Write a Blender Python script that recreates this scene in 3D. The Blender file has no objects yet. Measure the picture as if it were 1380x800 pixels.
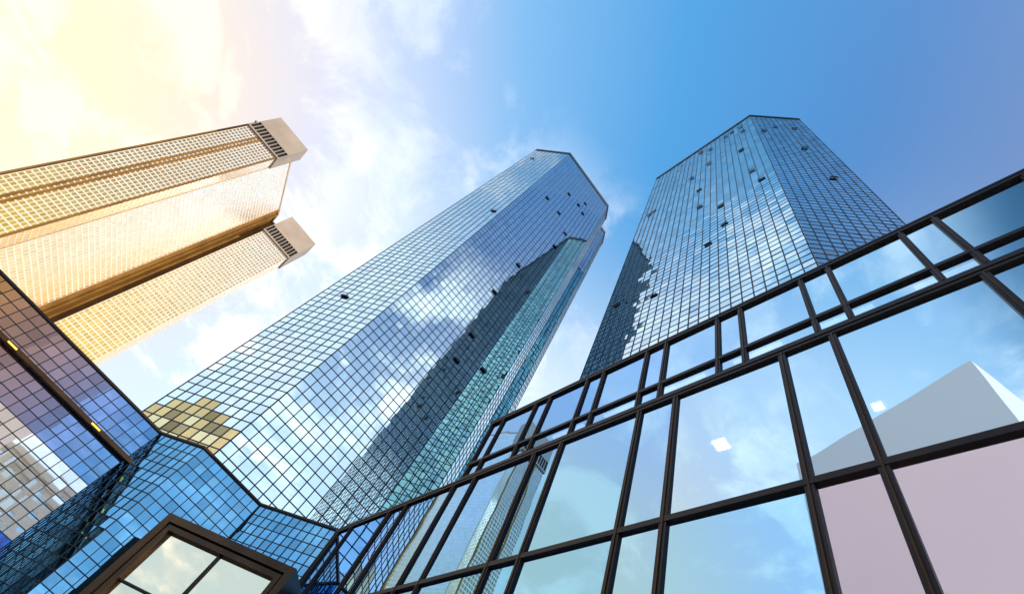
import bpy, math, random
from mathutils import Vector, Matrix
random.seed(7)
scene=bpy.context.scene
COL=scene.collection
E=1.6
# ------------------------------------------------------------------ camera
cam_d=bpy.data.cameras.new("camera"); cam=bpy.data.objects.new("camera",cam_d); COL.objects.link(cam)
u=Vector((270,355,-675)).normalized()
a=Vector((-914,-589,-675)).normalized(); a=(a-u*a.dot(u)).normalized()
x=a.cross(u)
R=Matrix((x,a,u))
cam.matrix_world=Matrix.Translation((0,0,E))@R.to_4x4()
cam_d.sensor_width=36; cam_d.lens=675/1380*36; cam_d.clip_end=6000; cam_d.clip_start=0.1
scene.camera=cam
scene.view_settings.view_transform='Standard'
scene.view_settings.look='None'; scene.view_settings.exposure=0
# ------------------------------------------------------------------ materials
def newmat(name):
    m=bpy.data.materials.new(name); m.use_nodes=True
    nt=m.node_tree; b=nt.nodes["Principled BSDF"]; return m,nt,b
def noise_mat(name,c1,c2,scale=1.0,rough=0.6,metal=0.0,bump=0.0,spec=.5):
    m,nt,b=newmat(name)
    tc=nt.nodes.new("ShaderNodeTexCoord"); n=nt.nodes.new("ShaderNodeTexNoise")
    n.inputs["Scale"].default_value=scale; n.inputs["Detail"].default_value=5
    r=nt.nodes.new("ShaderNodeValToRGB")
    r.color_ramp.elements[0].position=.35; r.color_ramp.elements[1].position=.68
    r.color_ramp.elements[0].color=(*c1,1); r.color_ramp.elements[1].color=(*c2,1)
    nt.links.new(tc.outputs["Object"],n.inputs["Vector"]); nt.links.new(n.outputs["Fac"],r.inputs["Fac"])
    nt.links.new(r.outputs["Color"],b.inputs["Base Color"])
    b.inputs["Roughness"].default_value=rough; b.inputs["Metallic"].default_value=metal
    b.inputs["Specular IOR Level"].default_value=spec
    if bump:
        bp=nt.nodes.new("ShaderNodeBump"); bp.inputs["Strength"].default_value=bump
        nt.links.new(n.outputs["Fac"],bp.inputs["Height"]); nt.links.new(bp.outputs["Normal"],b.inputs["Normal"])
    return m
def glass_mat(name,rough=0.015,wav=0.02,wscale=0.35,transp=0.0):
    m,nt,b=newmat(name)
    at=nt.nodes.new("ShaderNodeAttribute"); at.attribute_name="tint"
    nt.links.new(at.outputs["Color"],b.inputs["Base Color"])
    b.inputs["Metallic"].default_value=1.0; b.inputs["Roughness"].default_value=rough
    tc=nt.nodes.new("ShaderNodeTexCoord"); n=nt.nodes.new("ShaderNodeTexNoise")
    n.inputs["Scale"].default_value=wscale; n.inputs["Detail"].default_value=1
    bp=nt.nodes.new("ShaderNodeBump"); bp.inputs["Strength"].default_value=1; bp.inputs["Distance"].default_value=wav
    nt.links.new(tc.outputs["Object"],n.inputs["Vector"]); nt.links.new(n.outputs["Fac"],bp.inputs["Height"])
    nt.links.new(bp.outputs["Normal"],b.inputs["Normal"])
    if transp>0:
        out=nt.nodes["Material Output"]; mx=nt.nodes.new("ShaderNodeMixShader"); tr=nt.nodes.new("ShaderNodeBsdfTransparent")
        tr.inputs["Color"].default_value=(.85,.95,1,1)
        mx.inputs[0].default_value=transp
        nt.links.new(b.outputs[0],mx.inputs[1]); nt.links.new(tr.outputs[0],mx.inputs[2]); nt.links.new(mx.outputs[0],out.inputs[0])
    return m
def emis(name,c,s):
    m,nt,b=newmat(name); b.inputs["Base Color"].default_value=(*c,1)
    b.inputs["Emission Color"].default_value=(*c,1); b.inputs["Emission Strength"].default_value=s; return m
M_glass=glass_mat("tower mirror glass",0.02,0.008,0.25)
M_gglass=glass_mat("glow tinted glass",0.30,0.008,0.25)  # its pane tints carry painted sun glow
M_fglass=glass_mat("facade glass",0.005,0.0035,0.45,0.08)
M_bar=noise_mat("dark anodised mullion",(.005,.013,.024),(.010,.022,.036),.3,.4,.3)
M_bronze=noise_mat("dark bronze frame",(.010,.007,.008),(.024,.014,.012),.6,.45,.0,0,.3)
M_brz2=noise_mat("warm bronze frame",(.040,.022,.010),(.070,.040,.018),.6,.4,.3,0,.3)
M_core=noise_mat("dark core",(.006,.01,.014),(.012,.018,.022),.2,.7)
M_vent=noise_mat("dark teal window opening",(.010,.022,.035),(.015,.032,.05),.2,.4)
M_conc=noise_mat("warm concrete",(.38,.31,.26),(.48,.40,.34),.15,.8,0,.1)
M_conc2=noise_mat("pale window frame concrete",(.90,.75,.58),(.95,.85,.72),.1,.7)
M_brown=noise_mat("brown recess",(.20,.09,.012),(.30,.15,.022),.2,.7)
M_pale=noise_mat("pale render",(.90,.82,.93),(.96,.88,.95),.04,.8)
M_stone=noise_mat("pale stone",(.74,.70,.64),(.82,.79,.74),.2,.8)
M_white=noise_mat("ceiling white",(.68,.68,.68),(.76,.76,.75),.4,.8)
M_floor=noise_mat("interior wall",(.2,.2,.22),(.28,.27,.27),.4,.8)
M_ground=noise_mat("paving",(.18,.17,.16),(.26,.25,.24),.4,.85,0,.1)
M_asph=noise_mat("asphalt",(.04,.04,.042),(.06,.06,.06),3,.9,0,.2)
M_lamp=emis("ceiling lamp",(1,.90,.72),13)
M_yl=emis("ledge lamp",(1,.62,.10),1.3)
M_tube=emis("tube lamp",(.9,.95,1),3)
# ------------------------------------------------------------------ mesh helpers
def box(V,F,o,A,B,C):
    o=Vector(o);A=Vector(A);B=Vector(B);C=Vector(C);s=len(V)
    for p in (o,o+A,o+A+B,o+B,o+C,o+A+C,o+A+B+C,o+B+C): V.append(tuple(p))
    if A.cross(B).dot(C)<0: fs=[(0,1,2,3),(7,6,5,4),(4,5,1,0),(5,6,2,1),(6,7,3,2),(7,4,0,3)]
    else: fs=[(3,2,1,0),(4,5,6,7),(0,1,5,4),(1,2,6,5),(2,3,7,6),(3,0,4,7)]
    for f in fs: F.append(tuple(i+s for i in f))
def bx(V,F,x0,x1,y0,y1,z0,z1): box(V,F,(x0,y0,z0),(x1-x0,0,0),(0,y1-y0,0),(0,0,z1-z0))
def prism(V,F,pts,z0,z1):
    s=len(V);n=len(pts)
    for p in pts: V.append((p[0],p[1],z0))
    for p in pts: V.append((p[0],p[1],z1))
    for i in range(n):
        j=(i+1)%n; F.append((s+i,s+j,s+n+j,s+n+i))
    F.append(tuple(s+n+i for i in range(n))); F.append(tuple(s+i for i in reversed(range(n))))
def obj(name,V,F,mat,parent=None,cols=None):
    me=bpy.data.meshes.new(name); me.from_pydata(V,[],F)
    me.materials.append(mat)
    if cols is not None:
        ca=me.color_attributes.new("tint",'FLOAT_COLOR','CORNER')
        flat=[]
        for f,c in zip(F,cols): flat+=[c[0],c[1],c[2],1.0]*len(f)
        ca.data.foreach_set("color",flat)
    o=bpy.data.objects.new(name,me); COL.objects.link(o)
    if parent:
        o.parent=parent; o.matrix_parent_inverse=parent.matrix_world.inverted()
    return o
def thing(name,loc,label,cat,group=None):
    e=bpy.data.objects.new(name,None); e.location=loc; COL.objects.link(e)
    e.matrix_world=Matrix.Translation(loc)
    e["label"]=label; e["category"]=cat
    if group: e["group"]=group
    return e
def inset(pts,d):
    out=[];n=len(pts)
    for i in range(n):
        p=Vector(pts[i]);a=Vector(pts[i-1]);b=Vector(pts[(i+1)%n])
        d1=(p-a).normalized();d2=(b-p).normalized()
        n1=Vector((-d1.y,d1.x));n2=Vector((-d2.y,d2.x))
        k=(n1+n2)
        k=k/(max(.3,k.length_squared/2))
        q=p+k*d; out.append((q.x,q.y))
    return out
CAMP=Vector((0,0,E))
class Grid:
    def __init__(s): s.BV=[];s.BF=[];s.panes=[]
    def face(s,p0,p1,z0,z1,cw,rh,bw=.16,bh=.14,prou=.12,tilt=.5,tint=None,vis=0,part=True):
        p0=Vector((*p0,0));p1=Vector((*p1,0));L=(p1-p0).length;d=(p1-p0)/L;n=Vector((d.y,-d.x,0))
        nc=max(1,round(L/cw));cw=L/nc;nr=max(1,round((z1-z0)/rh));rh=(z1-z0)/nr
        for i in range(nc+1):
            w=bw; o=p0+d*(i*cw-w/2)+Vector((0,0,z0-.003*(i%2)))
            box(s.BV,s.BF,o-n*.08,d*w,n*(prou+.08),(0,0,z1-z0))
        for j in range(nr+1):
            o=p0+Vector((0,0,z0+j*rh-bh/2))
            box(s.BV,s.BF,o-n*.08+d*.01,d*(L-.02),n*(prou*.7+.08),(0,0,bh))
        for i in range(nc):
            for j in range(nr):
                c=p0+d*((i+.5)*cw)+Vector((0,0,z0+(j+.5)*rh))
                ta=math.radians(random.gauss(0,tilt)); tb=math.radians(random.gauss(0,tilt))
                hw=cw/2-.01;hh=rh/2-.01
                q=[]
                for sx,sz in((-1,-1),(1,-1),(1,1),(-1,1)):
                    q.append(tuple(c+d*(sx*hw)+Vector((0,0,sz*hh))+n*(math.tan(ta)*sx*hw+math.tan(tb)*sz*hh)))
                col=tint((i+.5)/nc,z0+(j+.5)*rh) if tint else (.5,.7,.85)
                facing=n.dot(CAMP-c)>0 and c.z>vis and part
                s.panes.append((q,col,(c-CAMP).length if facing else 1e9))
    def build(s,parent,mat_g,mat_b,pname="window_pane",bname="mullion_grid",maxp=100):
        if mat_b: obj(bname,s.BV,s.BF,mat_b,parent)
        ps=sorted(s.panes,key=lambda p:p[2])
        near=ps[:maxp];rest=ps[maxp:]
        for q,c,_ in near: obj(pname,q,[(0,1,2,3)],mat_g,parent,[c])
        if rest:
            V=[];F=[];C=[]
            for q,c,_ in rest:
                k=len(V);V+=q;F.append((k,k+1,k+2,k+3));C.append(c)
            o=obj(pname,V,F,mat_g,parent,C); o["kind"]="stuff"
def vary(c,v=.12):
    k=1+random.uniform(-v,v); g=random.uniform(-v,v)*.3
    return tuple(max(.01,min(.99,ch*k+g*.2)) for ch in c)
def lerp(a_,b_,f):
    f=max(0,min(1,f)); return tuple(a_[i]*(1-f)+b_[i]*f for i in range(3))
def open_window(parent,p0,p1,u,z,w=1.15,h=.95,out=.2):
    # awning sash: thin tilted leaf with the dark gap showing under it
    p0=Vector((*p0,0));p1=Vector((*p1,0));d=(p1-p0).normalized();n=Vector((d.y,-d.x,0))
    c=p0+(p1-p0)*u+Vector((0,0,z))+n*.08
    V=[];F=[]
    box(V,F,c-d*(w/2)-Vector((0,0,h/2)),d*w,n*.02,(0,0,h*.35))
    top=c+Vector((0,0,h*.1))+n*.05
    dirv=(Vector((0,0,-h*.6))+n*out)
    nn=d.cross(dirv).normalized()
    box(V,F,top-d*(w/2),d*w,dirv,nn*.03)
    obj("open_window",V,F,M_vent,parent)
# ------------------------------------------------------------------ TOWER (middle)
midp=[(-5.8,56.9),(1.6,49),(22,49),(25,52),(25,55),(28.6,55),(31.2,58),(31.2,82),(-5.8,82)]
T=thing("glass_skyscraper",(10,62,0),"tall blue mirror glass skyscraper with angular chamfered corners above podium","skyscraper","twin mirror glass towers")
V=[];F=[];prism(V,F,inset(midp,.25),0,156+E); obj("wall",V,F,M_core,T)
G=Grid()
def amber_reflect(u,z):  # golden reflection painted into the lowest pane tints
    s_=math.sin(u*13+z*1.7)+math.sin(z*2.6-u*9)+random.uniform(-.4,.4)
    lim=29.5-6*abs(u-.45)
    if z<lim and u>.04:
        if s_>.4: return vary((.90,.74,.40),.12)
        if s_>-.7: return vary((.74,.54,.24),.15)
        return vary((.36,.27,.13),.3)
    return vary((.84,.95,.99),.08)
for i in range(len(midp)):
    p0=midp[i];p1=midp[(i+1)%len(midp)]
    if i==0: tf=amber_reflect
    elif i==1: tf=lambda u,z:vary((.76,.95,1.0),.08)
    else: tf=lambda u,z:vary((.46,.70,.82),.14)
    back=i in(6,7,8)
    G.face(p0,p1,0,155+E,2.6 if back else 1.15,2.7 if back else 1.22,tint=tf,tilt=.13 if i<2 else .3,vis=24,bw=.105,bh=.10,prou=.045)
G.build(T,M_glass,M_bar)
V=[];F=[]; op=[(p[0],p[1]) for p in inset(midp,-.15)]; prism(V,F,op,155+E+.1,156+E+.6); obj("parapet",V,F,M_bar,T)
rw=random.Random(3)
for k in range(16):
    i=rw.choice([0,1,1,1]); open_window(T,midp[i],midp[i+1],rw.uniform(.08,.92),rw.uniform(50,150))
# ------------------------------------------------------------------ TOWER (right)
rp=[(23.4,32),(23.4,3),(31.5,-5.9),(50,-5.9),(58,3),(58,32),(50,40),(31.5,40)]
T=thing("glass_skyscraper",(40,17,0),"tall blue mirror glass skyscraper with some windows tilted open behind facade","skyscraper","twin mirror glass towers")
V=[];F=[];prism(V,F,inset(rp,.25),0,156+E); obj("wall",V,F,M_core,T)
G=Grid()
for i in range(len(rp)):
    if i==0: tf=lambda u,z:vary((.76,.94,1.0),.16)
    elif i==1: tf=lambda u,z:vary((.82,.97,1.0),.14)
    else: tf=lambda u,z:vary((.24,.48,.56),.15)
    back=i in(2,3,4,5)
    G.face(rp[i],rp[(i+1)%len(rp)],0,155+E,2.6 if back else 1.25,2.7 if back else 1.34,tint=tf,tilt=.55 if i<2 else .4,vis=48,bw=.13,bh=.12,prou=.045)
G.build(T,M_glass,M_bar)
V=[];F=[]; prism(V,F,inset(rp,-.15),155+E+.1,156+E+.6); obj("parapet",V,F,M_bar,T)
for k in range(26):
    i=rw.choice([0,0,0,1]); open_window(T,rp[i],rp[i+1],rw.uniform(.06,.94),rw.uniform(62,152))
# ------------------------------------------------------------------ LEFT OFFICE TOWER
T=thing("office_tower",(-58,150,0),"beige concrete high-rise with twin capped slabs and window grid tinted with painted sun glow","skyscraper")
G=Grid()
gold=lambda u,z:vary(lerp((.99,.60,.12),(.94,.80,.64),(z-65)/75),.14)  # sun glow painted into the glass tint, stronger lower down
gold2=lambda u,z:vary(lerp((.98,.72,.34),(.96,.90,.86),(z-60)/55),.08)  # paler version of the same painted glow for the side faces
HB=153+E
def slab(x0,x1,y0,y1):
    V=[];F=[];bx(V,F,x0+.3,x1-.3,y0+.3,y1,0,143+E);obj("wall",V,F,M_brown,T)
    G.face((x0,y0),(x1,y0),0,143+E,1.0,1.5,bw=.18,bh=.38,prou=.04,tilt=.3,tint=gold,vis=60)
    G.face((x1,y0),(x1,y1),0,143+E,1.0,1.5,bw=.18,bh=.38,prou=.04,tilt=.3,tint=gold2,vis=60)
    V=[];F=[];bx(V,F,x0-.5,x1+.5,y0-.6,y1+.5,148.4+E,159+E)
    bx(V,F,x0-.5,x1+.5,y0-.6,y1+.5,143+E,143.7+E)
    bx(V,F,x0+.3,x1-.3,y0+.6,y1-.3,143.7+E,148.4+E)
    n=11
    for i in range(n+1):
        xx=x0-.5+(x1-x0+.75)*i/n
        bx(V,F,xx,xx+.25,y0-.55,y0+.62,143.7+E,148.4+E)
    bx(V,F,x1+.1,x1+.5,y0+.5,y1+.4,143.7+E,148.4+E)
    obj("crown",V,F,M_conc,T)
    V=[];F=[]
    for i in range(n):
        xx=x0-.25+(x1-x0+.75)*i/n
        for k in range(9):
            z=143.9+E+k*.5
            bx(V,F,xx,xx+(x1-x0+.75)/n-.25,y0-.2,y0+.1,z,z+.3)
    obj("louvre",V,F,M_core,T)
slab(-75.5,-61.5,132,137.2)
slab(-48.6,-35,161.5,169)
V=[];F=[];bp=[(-61.2,137.3),(-52,161),(-52,166),(-49,166),(-49,190),(-80,190),(-80,137.3)]
prism(V,F,inset(bp,.3),0,HB);obj("wall",V,F,M_brown,T)
b1=(Vector(bp[0])*.12+Vector(bp[1])*.88)
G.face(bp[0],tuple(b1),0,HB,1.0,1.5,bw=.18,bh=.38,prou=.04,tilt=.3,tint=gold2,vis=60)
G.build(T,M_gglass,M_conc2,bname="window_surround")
V=[];F=[]
for uu in(.33,.42,.97):
    xx=-75.5+14*uu; bx(V,F,xx,xx+.55,131.7,131.95,0,143+E-.05)
d=(Vector(bp[1])-b1).normalized()
box(V,F,(b1.x,b1.y,0),(d.x*1.0,d.y*1.0,0),(.35,-.13,0),(0,0,HB+.3))
q=Vector(bp[1]); box(V,F,(q.x-d.x*.7,q.y-d.y*.7,0),(d.x*.7,d.y*.7,0),(.35,-.13,0),(0,0,HB+.3))
obj("recess_strip",V,F,M_brown,T)
V=[];F=[];prism(V,F,inset(bp,-.1),HB+.32,HB+1.1);obj("parapet",V,F,M_conc,T)
# ------------------------------------------------------------------ PODIUM
T=thing("podium_building",(-20,45,0),"low dark mirror glass podium building with folded facade below the tower","building")
PH=17+E
pp=[(-70,41),(-2.2,41),(.5,38),(6,38),(10.2,32.9),(20,32.9),(20,48.2),(-70,48.2)]
V=[];F=[];prism(V,F,inset(pp,.25),0,PH);obj("wall",V,F,M_core,T)
def podt(u,z):  # tint zones by height imitate mirrored surroundings
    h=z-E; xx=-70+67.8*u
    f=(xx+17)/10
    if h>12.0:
        c_=lerp((.98,.54,.14),(.30,.36,.62),f)  # warm sun glow painted into the tint, fading along the wall
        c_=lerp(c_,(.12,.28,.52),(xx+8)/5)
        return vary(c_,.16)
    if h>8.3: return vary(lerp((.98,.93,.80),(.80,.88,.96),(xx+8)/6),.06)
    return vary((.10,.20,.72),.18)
def podt2(u,z):
    return vary((.13,.36,.58),.2)
G=Grid()
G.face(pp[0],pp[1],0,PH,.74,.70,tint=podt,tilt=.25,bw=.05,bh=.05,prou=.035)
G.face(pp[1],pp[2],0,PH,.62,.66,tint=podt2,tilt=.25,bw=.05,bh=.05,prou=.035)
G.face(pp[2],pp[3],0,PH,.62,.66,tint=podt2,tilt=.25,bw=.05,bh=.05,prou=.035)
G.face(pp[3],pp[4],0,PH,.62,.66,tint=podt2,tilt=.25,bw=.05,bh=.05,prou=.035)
G.build(T,M_glass,M_bar)
V=[];F=[];bx(V,F,-69.9,-1.6,40.5,40.86,14.35+E,14.62+E);obj("ledge",V,F,M_brz2,T)
for xx in(-5.3,-12.3,-19.3,-26.3):
    V=[];F=[];bx(V,F,xx,xx+.7,40.40,40.49,14.42+E,14.5+E);obj("ledge_lamp",V,F,M_yl,T)
V=[];F=[];prism(V,F,inset(pp,-.10),PH+.05,PH+.2);obj("parapet",V,F,M_bronze,T)
# ------------------------------------------------------------------ ENTRANCE PORTAL
T=thing("entrance_portal",(5,32,0),"tall projecting glass entrance portal with thick dark bronze frame","entrance")
P0=Vector((2.06,34.8,0));P1=Vector((8.3,28.7,0));D=(P1-P0).normalized();N=Vector((D.y,-D.x,0));L=(P1-P0).length;TH=12+E
V=[];F=[];fw=.42
box(V,F,P0-N*3,D*fw,N*3,(0,0,TH));box(V,F,P1-D*fw-N*3,D*fw,N*3,(0,0,TH))
box(V,F,P0+D*fw-N*3,D*(L-2*fw),N*2.99,(0,0,.2))
box(V,F,P0+D*fw-N*3+Vector((0,0,TH-fw)),D*(L-2*fw),N*2.995,(0,0,fw))
g=fw+.1;f2=.28
for o_,dd in((P0+D*g,D*f2),(P1-D*(g+f2),D*f2)): box(V,F,o_-N*.5,dd,N*.42,(0,0,TH-g))
box(V,F,P0+D*(g+f2)-N*.5+Vector((0,0,TH-g-f2)),D*(L-2*g-2*f2),N*.415,(0,0,f2))
box(V,F,P0+D*.05-N*2.9,D*(L-.1),N*.1,(0,0,TH-.05))
obj("frame",V,F,M_brz2,T)
gi=g+f2;wz=(L-2*gi)/2
Vm=[];Fm=[]
box(Vm,Fm,P0+D*(gi+wz-.04)-N*.5,D*.08,N*.3,(0,0,TH-gi))
zt=TH-gi; hs=[zt-2.9,zt-5.8,zt-8.7]
for z in hs: box(Vm,Fm,P0+D*gi-N*.5+Vector((0,0,z)),D*(2*wz),N*.28,(0,0,.08))
obj("mullion",Vm,Fm,M_bronze,T)
edges=[zt]+hs+[.2]
for c in range(2):
    for r in range(4):
        z1=edges[r];z0=edges[r+1]; o_=P0+D*(gi+c*wz)-N*.35
        t=math.tan(math.radians(random.uniform(-.6,.6)))
        q=[o_+Vector((0,0,z0)),o_+D*wz+Vector((0,0,z0))+N*t*wz,o_+D*wz+Vector((0,0,z1))+N*t*wz,o_+Vector((0,0,z1))]
        obj("window_pane",[tuple(v) for v in q],[(0,1,2,3)],M_glass,T,[vary((.78,.72,.54),.08)])
# ------------------------------------------------------------------ FOREGROUND GLASS FACADE
T=thing("glass_facade_building",(14,5,0),"low glazed building with large panes in dark bronze frames","building")
XF=10.0;Y0=-27.0;YL=32.7;YU=20.4
rows_low=[(.3-E,4.65),(4.95,10.68),(10.88,16.66)]
VF=[];FF=[];VX=[];FX=[]
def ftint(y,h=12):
    if h<10 and y<1.9: return (.97,.91,.99)  # lilac tint paints in the bright mirrored wall
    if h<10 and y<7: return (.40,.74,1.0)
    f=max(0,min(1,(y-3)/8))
    return lerp((.62,.86,1.0),(.20,.52,.98),f)  # deeper blue towards the far end paints in a mirrored tower
def pane(y0,y1,h0,h1,tint):
    t=math.tan(math.radians(random.gauss(0,.12)));s=math.tan(math.radians(random.gauss(0,.12)))
    xx=XF+.10; w=y1-y0;h=h1-h0
    q=[(xx+t*w/2+s*h/2,y1,h0+E),(xx-t*w/2+s*h/2,y0,h0+E),(xx-t*w/2-s*h/2,y0,h1+E),(xx+t*w/2-s*h/2,y1,h1+E)]
    obj("window_pane",q,[(0,1,2,3)],M_fglass,T,[tint])
def vbar(y0,y1,h0,h1,fin=True):
    bx(VF,FF,XF,XF+.20,y0,y1,h0+E,h1+E)
    if fin:
        m=(y0+y1)/2; bx(VX,FX,XF-.04,XF-.004,m-.025,m+.025,h0+E,h1+E)
lows=[]
y=2.0-5.77*5
while y<YL:
    lows.append((y-.13,y+1.28)); lows.append((y+1.52,y+5.40)); y+=5.77
lows=[(max(a_,Y0),min(b_,YL-.25)) for a_,b_ in lows if b_>Y0+.3 and a_<YL-.6]
for (h0,h1) in rows_low:
    for (a_,b_) in lows: pane(a_,b_,h0,h1,vary(ftint(a_,h0),.03))
prev=Y0-.3
for (a_,b_) in lows+[(YL,YL)]:
    if a_>prev+.02: vbar(prev,a_,.0-E,16.66)
    prev=b_
ups=[];y=1.2-3.65*8
while y<YU:
    ups.append((y-.06,y+.8)); ups.append((y+1.0,y+3.38)); y+=3.65
ups=[(max(a_,Y0),min(b_,YU-.2)) for a_,b_ in ups if b_>Y0+.3 and a_<YU-.5]
for (a_,b_) in ups:
    pane(a_,b_,17.1,18.0,vary(ftint(a_),.04)); pane(a_,b_,18.18,21.38,vary(ftint(a_),.04))
prev=Y0-.3
for (a_,b_) in ups+[(YU,YU)]:
    if a_>prev+.02: vbar(prev,a_,17.1,21.38)
    prev=b_
obj("vertical_frame",VF,FF,M_bronze,T); obj("mullion_fin",VX,FX,M_brz2,T)
V=[];F=[]
for h0,h1,ye,pr in((4.65,4.95,YL,.02),(10.68,10.88,YL,.02),(16.66,16.80,YL,.02),(16.82,16.95,YL,.05),(16.97,17.1,YU,.02),(18.0,18.18,YU,.02),(21.38,21.56,YU,.04)):
    bx(V,F,XF-pr,XF+.23,Y0-.3,ye+.01,h0+E,h1+E)
obj("horizontal_frame",V,F,M_bronze,T)
V=[];F=[]
bx(V,F,19,19.4,Y0,YL,0,17+E); bx(V,F,19,19.4,Y0,YU,17.01+E,21.5+E)
bx(V,F,XF+.3,18.99,Y0-.3,Y0-.05,0,21.5+E); bx(V,F,XF+.3,18.99,YL-.2,YL,0,16.9+E); bx(V,F,XF+.3,18.99,YU-.2,YU,17.3+E,21.5+E)
for yy in(-12.3,10.7,22.5): bx(V,F,15.5,18.98,yy,yy+.2,0,16.5+E)
obj("wall",V,F,M_floor,T)
V=[];F=[]
bx(V,F,XF+.3,18.98,Y0-.02,YL-.22,10.69+E,10.86+E);bx(V,F,XF+.3,18.98,Y0-.02,YL-.22,4.67+E,4.93+E);bx(V,F,XF+.3,18.98,Y0-.02,YL-.22,16.68+E,16.94+E)
bx(V,F,XF+.3,18.98,Y0-.02,YU-.22,21.3+E,21.5+E)
ce=obj("ceiling",V,F,M_white,T)
for (lx,ly,h,s) in((12.7,7.2,16.68,.26),(13.2,1.8,16.68,.15),(16.2,-.1,16.68,.15),(12.7,-6,16.68,.26)):
    V=[];F=[];bx(V,F,lx-s,lx+s,ly-s,ly+s,h-.05+E,h-.003+E);obj("ceiling_lamp",V,F,M_lamp,ce)
for k in range(-3,5):
    yy=k*3.65+.4
    V=[];F=[];bx(V,F,12.2,12.35,yy,yy+2.2,21.2+E,21.29+E);obj("ceiling_lamp",V,F,M_tube,ce)
V=[];F=[];bx(V,F,XF-.06,19.5,Y0-.4,YU+.12,21.57+E,21.68+E);obj("roof",V,F,M_bronze,T)
# ------------------------------------------------------------------ opposite buildings (seen mirrored)
T=thing("pale_building",(-22,2,0),"plain pale lilac rendered building across the street, mirrored in facade","building")
c=Vector((-14,-2.9,0));d1=Vector((-.29,.957,0));d2=Vector((-.957,-.29,0))
V=[];F=[];box(V,F,c,d1*17.5,d2*20,(0,0,45+E));obj("wall",V,F,M_pale,T)
n1=-d2
for fl in range(3):
    for k in range(3):
        o_=c+d1*(3.2+k*4.6)+n1*.02+Vector((0,0,4+fl*4))
        V=[];F=[];box(V,F,o_,d1*1.6,n1*.05,(0,0,2.2));obj("window",V,F,M_fglass,T,[(.4,.5,.6)]*6)
T=thing("stone_building",(-16,-52,0),"pale stone office block with rows of windows, mirrored in podium glass","building")
V=[];F=[];bx(V,F,-30,-5,-62,-44,0,35);obj("wall",V,F,M_stone,T)
G=Grid();G.face((-5,-43.9),(-30,-43.9),0,35,2.2,3.5,bw=.9,bh=1.5,prou=.3,tilt=.2,tint=lambda u,z:(.35,.5,.6),part=False)
G.build(T,M_glass,M_stone,bname="window_surround",pname="window_pane")
V=[];F=[];bx(V,F,-30.6,-4.4,-62.5,-43.2,35.01,36);obj("cornice",V,F,M_stone,T)
# ------------------------------------------------------------------ ground
def sheet(name,x0,x1,y0,y1,z,mat):
    o=obj(name,[(x0,y0,z),(x1,y0,z),(x1,y1,z),(x0,y1,z)],[(0,1,2,3)],mat)
    o["kind"]="structure";o["label"]="dark asphalt city ground around the towers";o["category"]="ground";return o
sheet("ground",-2500,2500,-2500,2500,-.01,M_asph)
V=[];F=[];bx(V,F,-9,60,-40,120,-.005,.12)
o=obj("pavement",V,F,M_ground);o["kind"]="structure";o["label"]="grey stone slab pavement plaza below towers";o["category"]="pavement"
# ------------------------------------------------------------------ world
w=bpy.data.worlds.new("World");scene.world=w;w.use_nodes=True
nt=w.node_tree;nt.nodes.clear()
N_=nt.nodes.new;Lk=nt.links.new
out=N_("ShaderNodeOutputWorld")
sunv=Vector((.38,-.60,.72)).normalized()
elev=math.asin(sunv.z);az=math.atan2(sunv.x,sunv.y)
sky=N_("ShaderNodeTexSky");sky.sky_type='NISHITA';sky.sun_disc=False;sky.sun_elevation=elev;sky.sun_rotation=az
bg1=N_("ShaderNodeBackground");bg1.inputs[1].default_value=.05;Lk(sky.outputs[0],bg1.inputs[0])
tc=N_("ShaderNodeTexCoord")
nrm=N_("ShaderNodeVectorMath");nrm.operation='NORMALIZE';Lk(tc.outputs["Generated"],nrm.inputs[0])
sep=N_("ShaderNodeSeparateXYZ");Lk(nrm.outputs[0],sep.inputs[0])
def dotn(v):
    dt=N_("ShaderNodeVectorMath");dt.operation='DOT_PRODUCT';Lk(nrm.outputs[0],dt.inputs[0]);dt.inputs[1].default_value=Vector(v).normalized();return dt.outputs["Value"]
dS=dotn((-.58,.67,.46)); dD=dotn((-.42,-.52,.76)); dC=dotn((-.38,.02,.92))
def mr(src,a0,a1,b0,b1,smooth=True):
    m=N_("ShaderNodeMapRange");m.interpolation_type='SMOOTHSTEP' if smooth else 'LINEAR'
    Lk(src,m.inputs[0]);m.inputs[1].default_value=a0;m.inputs[2].default_value=a1;m.inputs[3].default_value=b0;m.inputs[4].default_value=b1
    return m.outputs[0]
def math_(op,a_,b_):
    m=N_("ShaderNodeMath");m.operation=op
    for i,v in((0,a_),(1,b_)):
        if isinstance(v,(int,float)): m.inputs[i].default_value=v
        else: Lk(v,m.inputs[i])
    return m.outputs[0]
def mix(f,c1,c2):
    m=N_("ShaderNodeMix");m.data_type='RGBA'
    if isinstance(f,(int,float)): m.inputs[0].default_value=f
    else: Lk(f,m.inputs[0])
    for i,v in((6,c1),(7,c2)):
        if isinstance(v,tuple): m.inputs[i].default_value=(*v,1)
        else: Lk(v,m.inputs[i])
    return m.outputs[2]
tn=mr(dS,-1,1,0,1,False)
r=N_("ShaderNodeValToRGB");Lk(tn,r.inputs[0])
cr=r.color_ramp
stops=[(.0,(.03,.14,.34)),(.50,(.004,.10,.32)),(.60,(.010,.16,.44)),(.75,(.045,.30,.64)),(.86,(.19,.45,.77)),(.925,(.42,.53,.80)),(.955,(.74,.62,.70)),(.98,(1.0,.76,.54)),(1.0,(1.15,.90,.34))]
while len(cr.elements)<len(stops): cr.elements.new(.5)
for e_,(p,c_) in zip(cr.elements,stops): e_.position=p;e_.color=(*c_,1)
h1=mr(sep.outputs["Z"],.80,.35,0,.8)
h2=math_('MULTIPLY',mr(sep.outputs["Z"],.975,.72,0,.95),mr(sep.outputs["Y"],-.32,.10,0,1))
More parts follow.
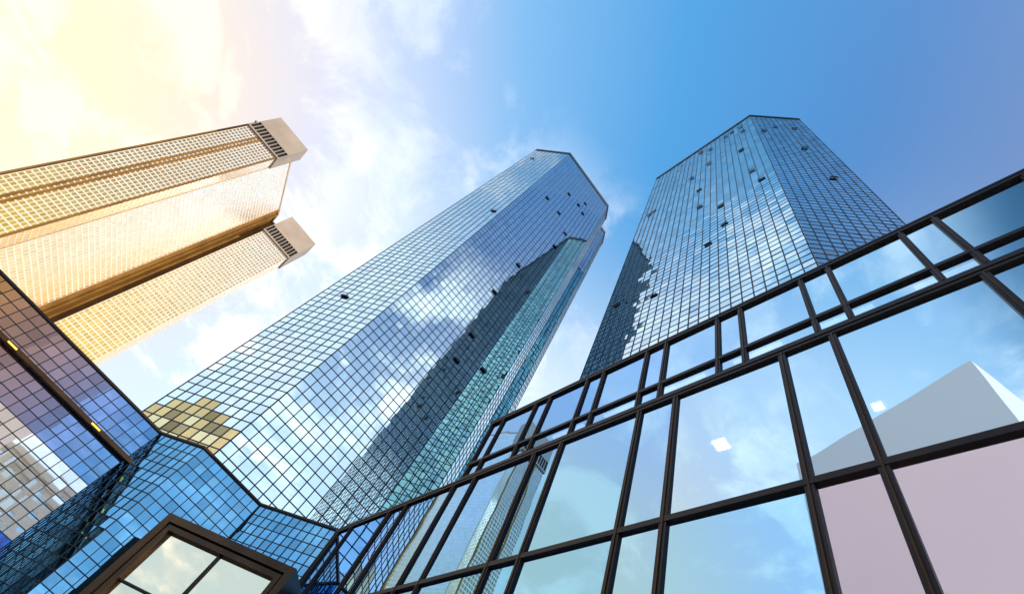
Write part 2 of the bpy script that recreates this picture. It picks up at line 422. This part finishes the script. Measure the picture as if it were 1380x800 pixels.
hz=math_('MULTIPLY',math_('MAXIMUM',h1,h2),mr(dS,.82,.98,1,.3))
base=mix(hz,r.outputs[0],(.74,.87,.99))
# clouds
zz=math_('ADD',math_('MAXIMUM',sep.outputs["Z"],0.0),.22)
cx=math_('DIVIDE',sep.outputs["X"],zz);cy=math_('DIVIDE',sep.outputs["Y"],zz)
cmb=N_("ShaderNodeCombineXYZ");Lk(cx,cmb.inputs[0]);Lk(cy,cmb.inputs[1])
def noise(sc,det,off,dist=.4):
    n=N_("ShaderNodeTexNoise");n.inputs["Scale"].default_value=sc;n.inputs["Detail"].default_value=det;n.inputs["Roughness"].default_value=.62
    n.inputs["Distortion"].default_value=dist
    v=N_("ShaderNodeVectorMath");v.operation='ADD';Lk(cmb.outputs[0],v.inputs[0]);v.inputs[1].default_value=off;Lk(v.outputs[0],n.inputs[0]);return n.outputs["Fac"]
cn=mr(noise(4.2,10,(3.1,7.7,0)),.455,.61,0,1)
el=mr(sep.outputs["Z"],.87,.75,.0,1)
wisp=math_('MULTIPLY',mr(sep.outputs["Z"],.975,.92,0,.42),mr(sep.outputs["Y"],-.05,.2,0,1))
wisp=math_('MAXIMUM',wisp,mr(dC,.972,.99,0,.6))
dark=mr(dD,.875,.96,0,1)
cm=math_('MULTIPLY',math_('MULTIPLY',cn,math_('MAXIMUM',el,wisp)),mr(dD,.87,.95,1,.03))
cm=math_('MULTIPLY',cm,mr(dS,.86,.95,1,.55))
sh=mr(noise(7.0,7,(1.3,.4,2)),.35,.7,0,1)
ccol=mix(sh,(.72,.80,.92),(1.2,1.2,1.2))
warm=mr(dS,.84,.98,0,1)
ccol=mix(warm,ccol,(1.40,1.24,.88))
base=mix(math_('MULTIPLY',dark,.95),base,(.004,.045,.085))
colr=mix(cm,base,ccol)
gnd=mr(sep.outputs["Z"],-.02,.02,0,1)
colr=mix(gnd,(.12,.12,.13),colr)
bg2=N_("ShaderNodeBackground");bg2.inputs[1].default_value=1.05;Lk(colr,bg2.inputs[0])
add=N_("ShaderNodeAddShader");Lk(bg1.outputs[0],add.inputs[0]);Lk(bg2.outputs[0],add.inputs[1]);Lk(add.outputs[0],out.inputs[0])
# ------------------------------------------------------------------ sun
sd=bpy.data.lights.new("sun",'SUN');sd.energy=5;sd.angle=math.radians(.5);sd.color=(1,.84,.62)
so=bpy.data.objects.new("sun",sd);COL.objects.link(so);so.rotation_euler=sunv.to_track_quat('Z','Y').to_euler()
so.location=sunv*300
